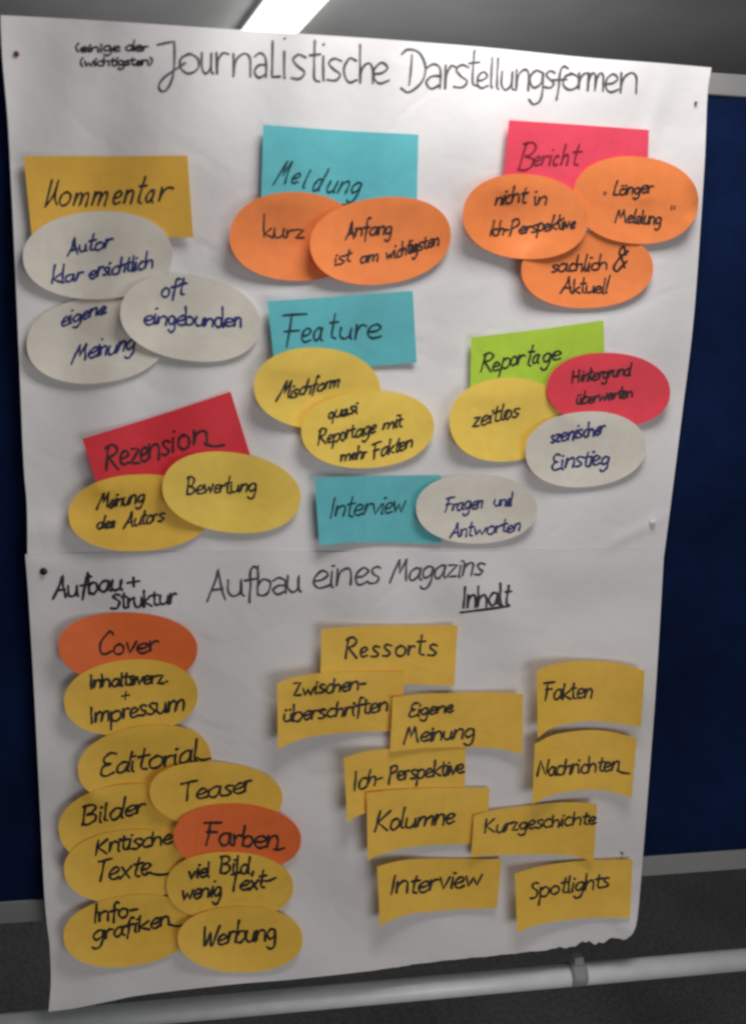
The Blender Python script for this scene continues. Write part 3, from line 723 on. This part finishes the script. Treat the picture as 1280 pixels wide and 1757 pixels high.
# --- right half of the lower sheet
rect('deepyellow', 'yellow rectangular card reading Ressorts, topmost of the pile on the lower sheet', [(552, 1080), (640, 1074), (785, 1073)], [(549, 1180), (640, 1175), (700, 1174), (779, 1177)], 0.016, 0.010,
     [('Ressorts', 590, 1129, 748, 1126, 19, dict(cap=0.95, slant=0.1))], sw=4.0)
rect('deepyellow', 'yellow rectangular card reading Zwischen-überschriften, lower left of the Ressorts card', [(476, 1173), (500, 1163), (550, 1155), (620, 1152), (694, 1153)], [(477, 1286), (505, 1272), (545, 1262), (610, 1256), (688, 1254)], 0.022, 0.006,
     [('Zwischen-', 502, 1195, 625, 1182, 14, dict(cap=0.8, slant=0.08)), ('überschriften', 486, 1240, 664, 1220, 15, dict(cap=0.9, slant=0.1))], sw=4.0)
rect('deepyellow', 'yellow rectangular card reading Ich-Perspektive, above the Kolumne card', [(590, 1301), (625, 1290), (680, 1284), (799, 1281)], [(596, 1410), (625, 1396), (680, 1388), (797, 1384)], 0.022, 0.004,
     [('Ich-', 605, 1357, 654, 1346, 17, dict(cap=0.9)), ('Perspektive', 666, 1341, 794, 1327, 15, dict(cap=0.8, slant=0.08))], sw=4.0)
rect('deepyellow', 'yellow rectangular card reading Eigene Meinung, right of the Zwischen-überschriften card', [(674, 1197), (720, 1191), (780, 1189), (840, 1188), (897, 1191)], [(669, 1290), (720, 1284), (790, 1282), (850, 1284), (896, 1293)], 0.012, 0.014,
     [('Eigene', 699, 1232, 775, 1221, 12, dict(cap=1.0)), ('Meinung', 692, 1276, 812, 1265, 15, dict(cap=0.9, slant=0.12))], sw=3.9)
rect('deepyellow', 'yellow rectangular card reading Kolumne, overlapping the Ich-Perspektive card', [(629, 1361), (670, 1356), (740, 1352), (840, 1352)], [(631, 1477), (650, 1467), (690, 1456), (740, 1450), (834, 1447)], 0.020, 0.005,
     [('Kolumne', 641, 1427, 776, 1413, 18, dict(cap=0.95, slant=0.18))], sw=4.2)
rect('deepyellow', 'yellow rectangular card reading Interview, at the bottom of the lower sheet', [(647, 1487), (680, 1478), (730, 1474), (861, 1474)], [(652, 1590), (675, 1577), (711, 1567), (780, 1561), (852, 1558)], 0.020, 0.008,
     [('Interview', 668, 1536, 824, 1519, 19, dict(cap=0.75, slant=0.18))], sw=4.2)
rect('deepyellow', 'yellow rectangular card reading Spotlights, at the lower right by the torn edge', [(883, 1499), (930, 1486), (997, 1477), (1085, 1475)], [(887, 1600), (930, 1585), (1010, 1575), (1080, 1575)], 0.020, 0.008,
     [('Spotlights', 908, 1542, 1042, 1521, 15, dict(cap=0.85, slant=0.1))], sw=3.8)
rect('deepyellow', 'yellow rectangular card reading Kurzgeschichte, right of the Kolumne card', [(813, 1400), (850, 1390), (956, 1377), (1024, 1379)], [(808, 1471), (850, 1467), (930, 1466), (980, 1468), (1018, 1479)], 0.008, 0.016,
     [('Kurzgeschichte', 830, 1430, 1020, 1413, 13, dict(cap=0.8, slant=0.1))], sw=3.6)
rect('deepyellow', 'yellow rectangular card reading Nachrichten, below the Fakten card at the right', [(917, 1277), (950, 1261), (1003, 1253), (1050, 1256), (1092, 1268)], [(913, 1380), (950, 1363), (1007, 1355), (1050, 1359), (1083, 1369)], 0.024, 0.018,
     [('Nachrichten', 920, 1332, 1060, 1322, 15, dict(cap=0.9, slant=0.1, extra=[[(1058, 1322), (1068, 1326), (1080, 1327)]]))], sw=3.8)
rect('deepyellow', 'yellow rectangular card reading Fakten, at the upper right of the lower sheet', [(921, 1151), (950, 1140), (1000, 1134), (1060, 1138), (1106, 1151)], [(922, 1266), (950, 1248), (1000, 1238), (1050, 1240), (1099, 1247)], 0.024, 0.016,
     [('Fakten', 931, 1201, 1014, 1198, 16, dict(cap=0.85, slant=0.1))], sw=3.8)

# ------------------------------------------------------------------ push pins
def pin(x, y, r, material, label):
    h = float(sample(H, x, y)); p = at(x, y, h)
    o = empty('push_pin', p); tag(o, label, 'push pin', 'push pins holding the paper sheets')
    ln = 0.0045
    tube('pin_head', (p[0], p[1] - 0.0003, p[2]), (p[0], p[1] - 0.0003 - ln, p[2]), r, material, o, 20,
         [(0, 0.0001), (0.0, r * 0.75), (0.25, r), (0.5, r * 0.97), (0.75, r * 0.8), (0.93, r * 0.45), (1, 0.0001)])
    tube('pin_needle', (p[0], p[1] - 0.0002, p[2]), (p[0], 0.004, p[2]), 0.0005, 'steel', o, 8)
pin(76, 980, 0.0048, 'blackpin', 'round black push pin in the upper left corner of the lower sheet')
pin(30, 93, 0.0030, 'redpin', 'small dark red push pin in the upper left corner of the upper sheet')
pin(1192, 177, 0.0019, 'greypin', 'small grey push pin in the upper right corner of the upper sheet')
pin(1118, 896, 0.0044, 'whitepin', 'white push pin at the right side where the two sheets meet')
pin(1066, 1463, 0.0022, 'greypin', 'tiny dark grey push pin at the lower sheet\'s right side above the Spotlights card')
for o in bpy.data.objects:
    if '_o' in o: del o['_o']
w1, w2_ = at(41, 268), at(322, 267)
print('card width', w2_ - w1)
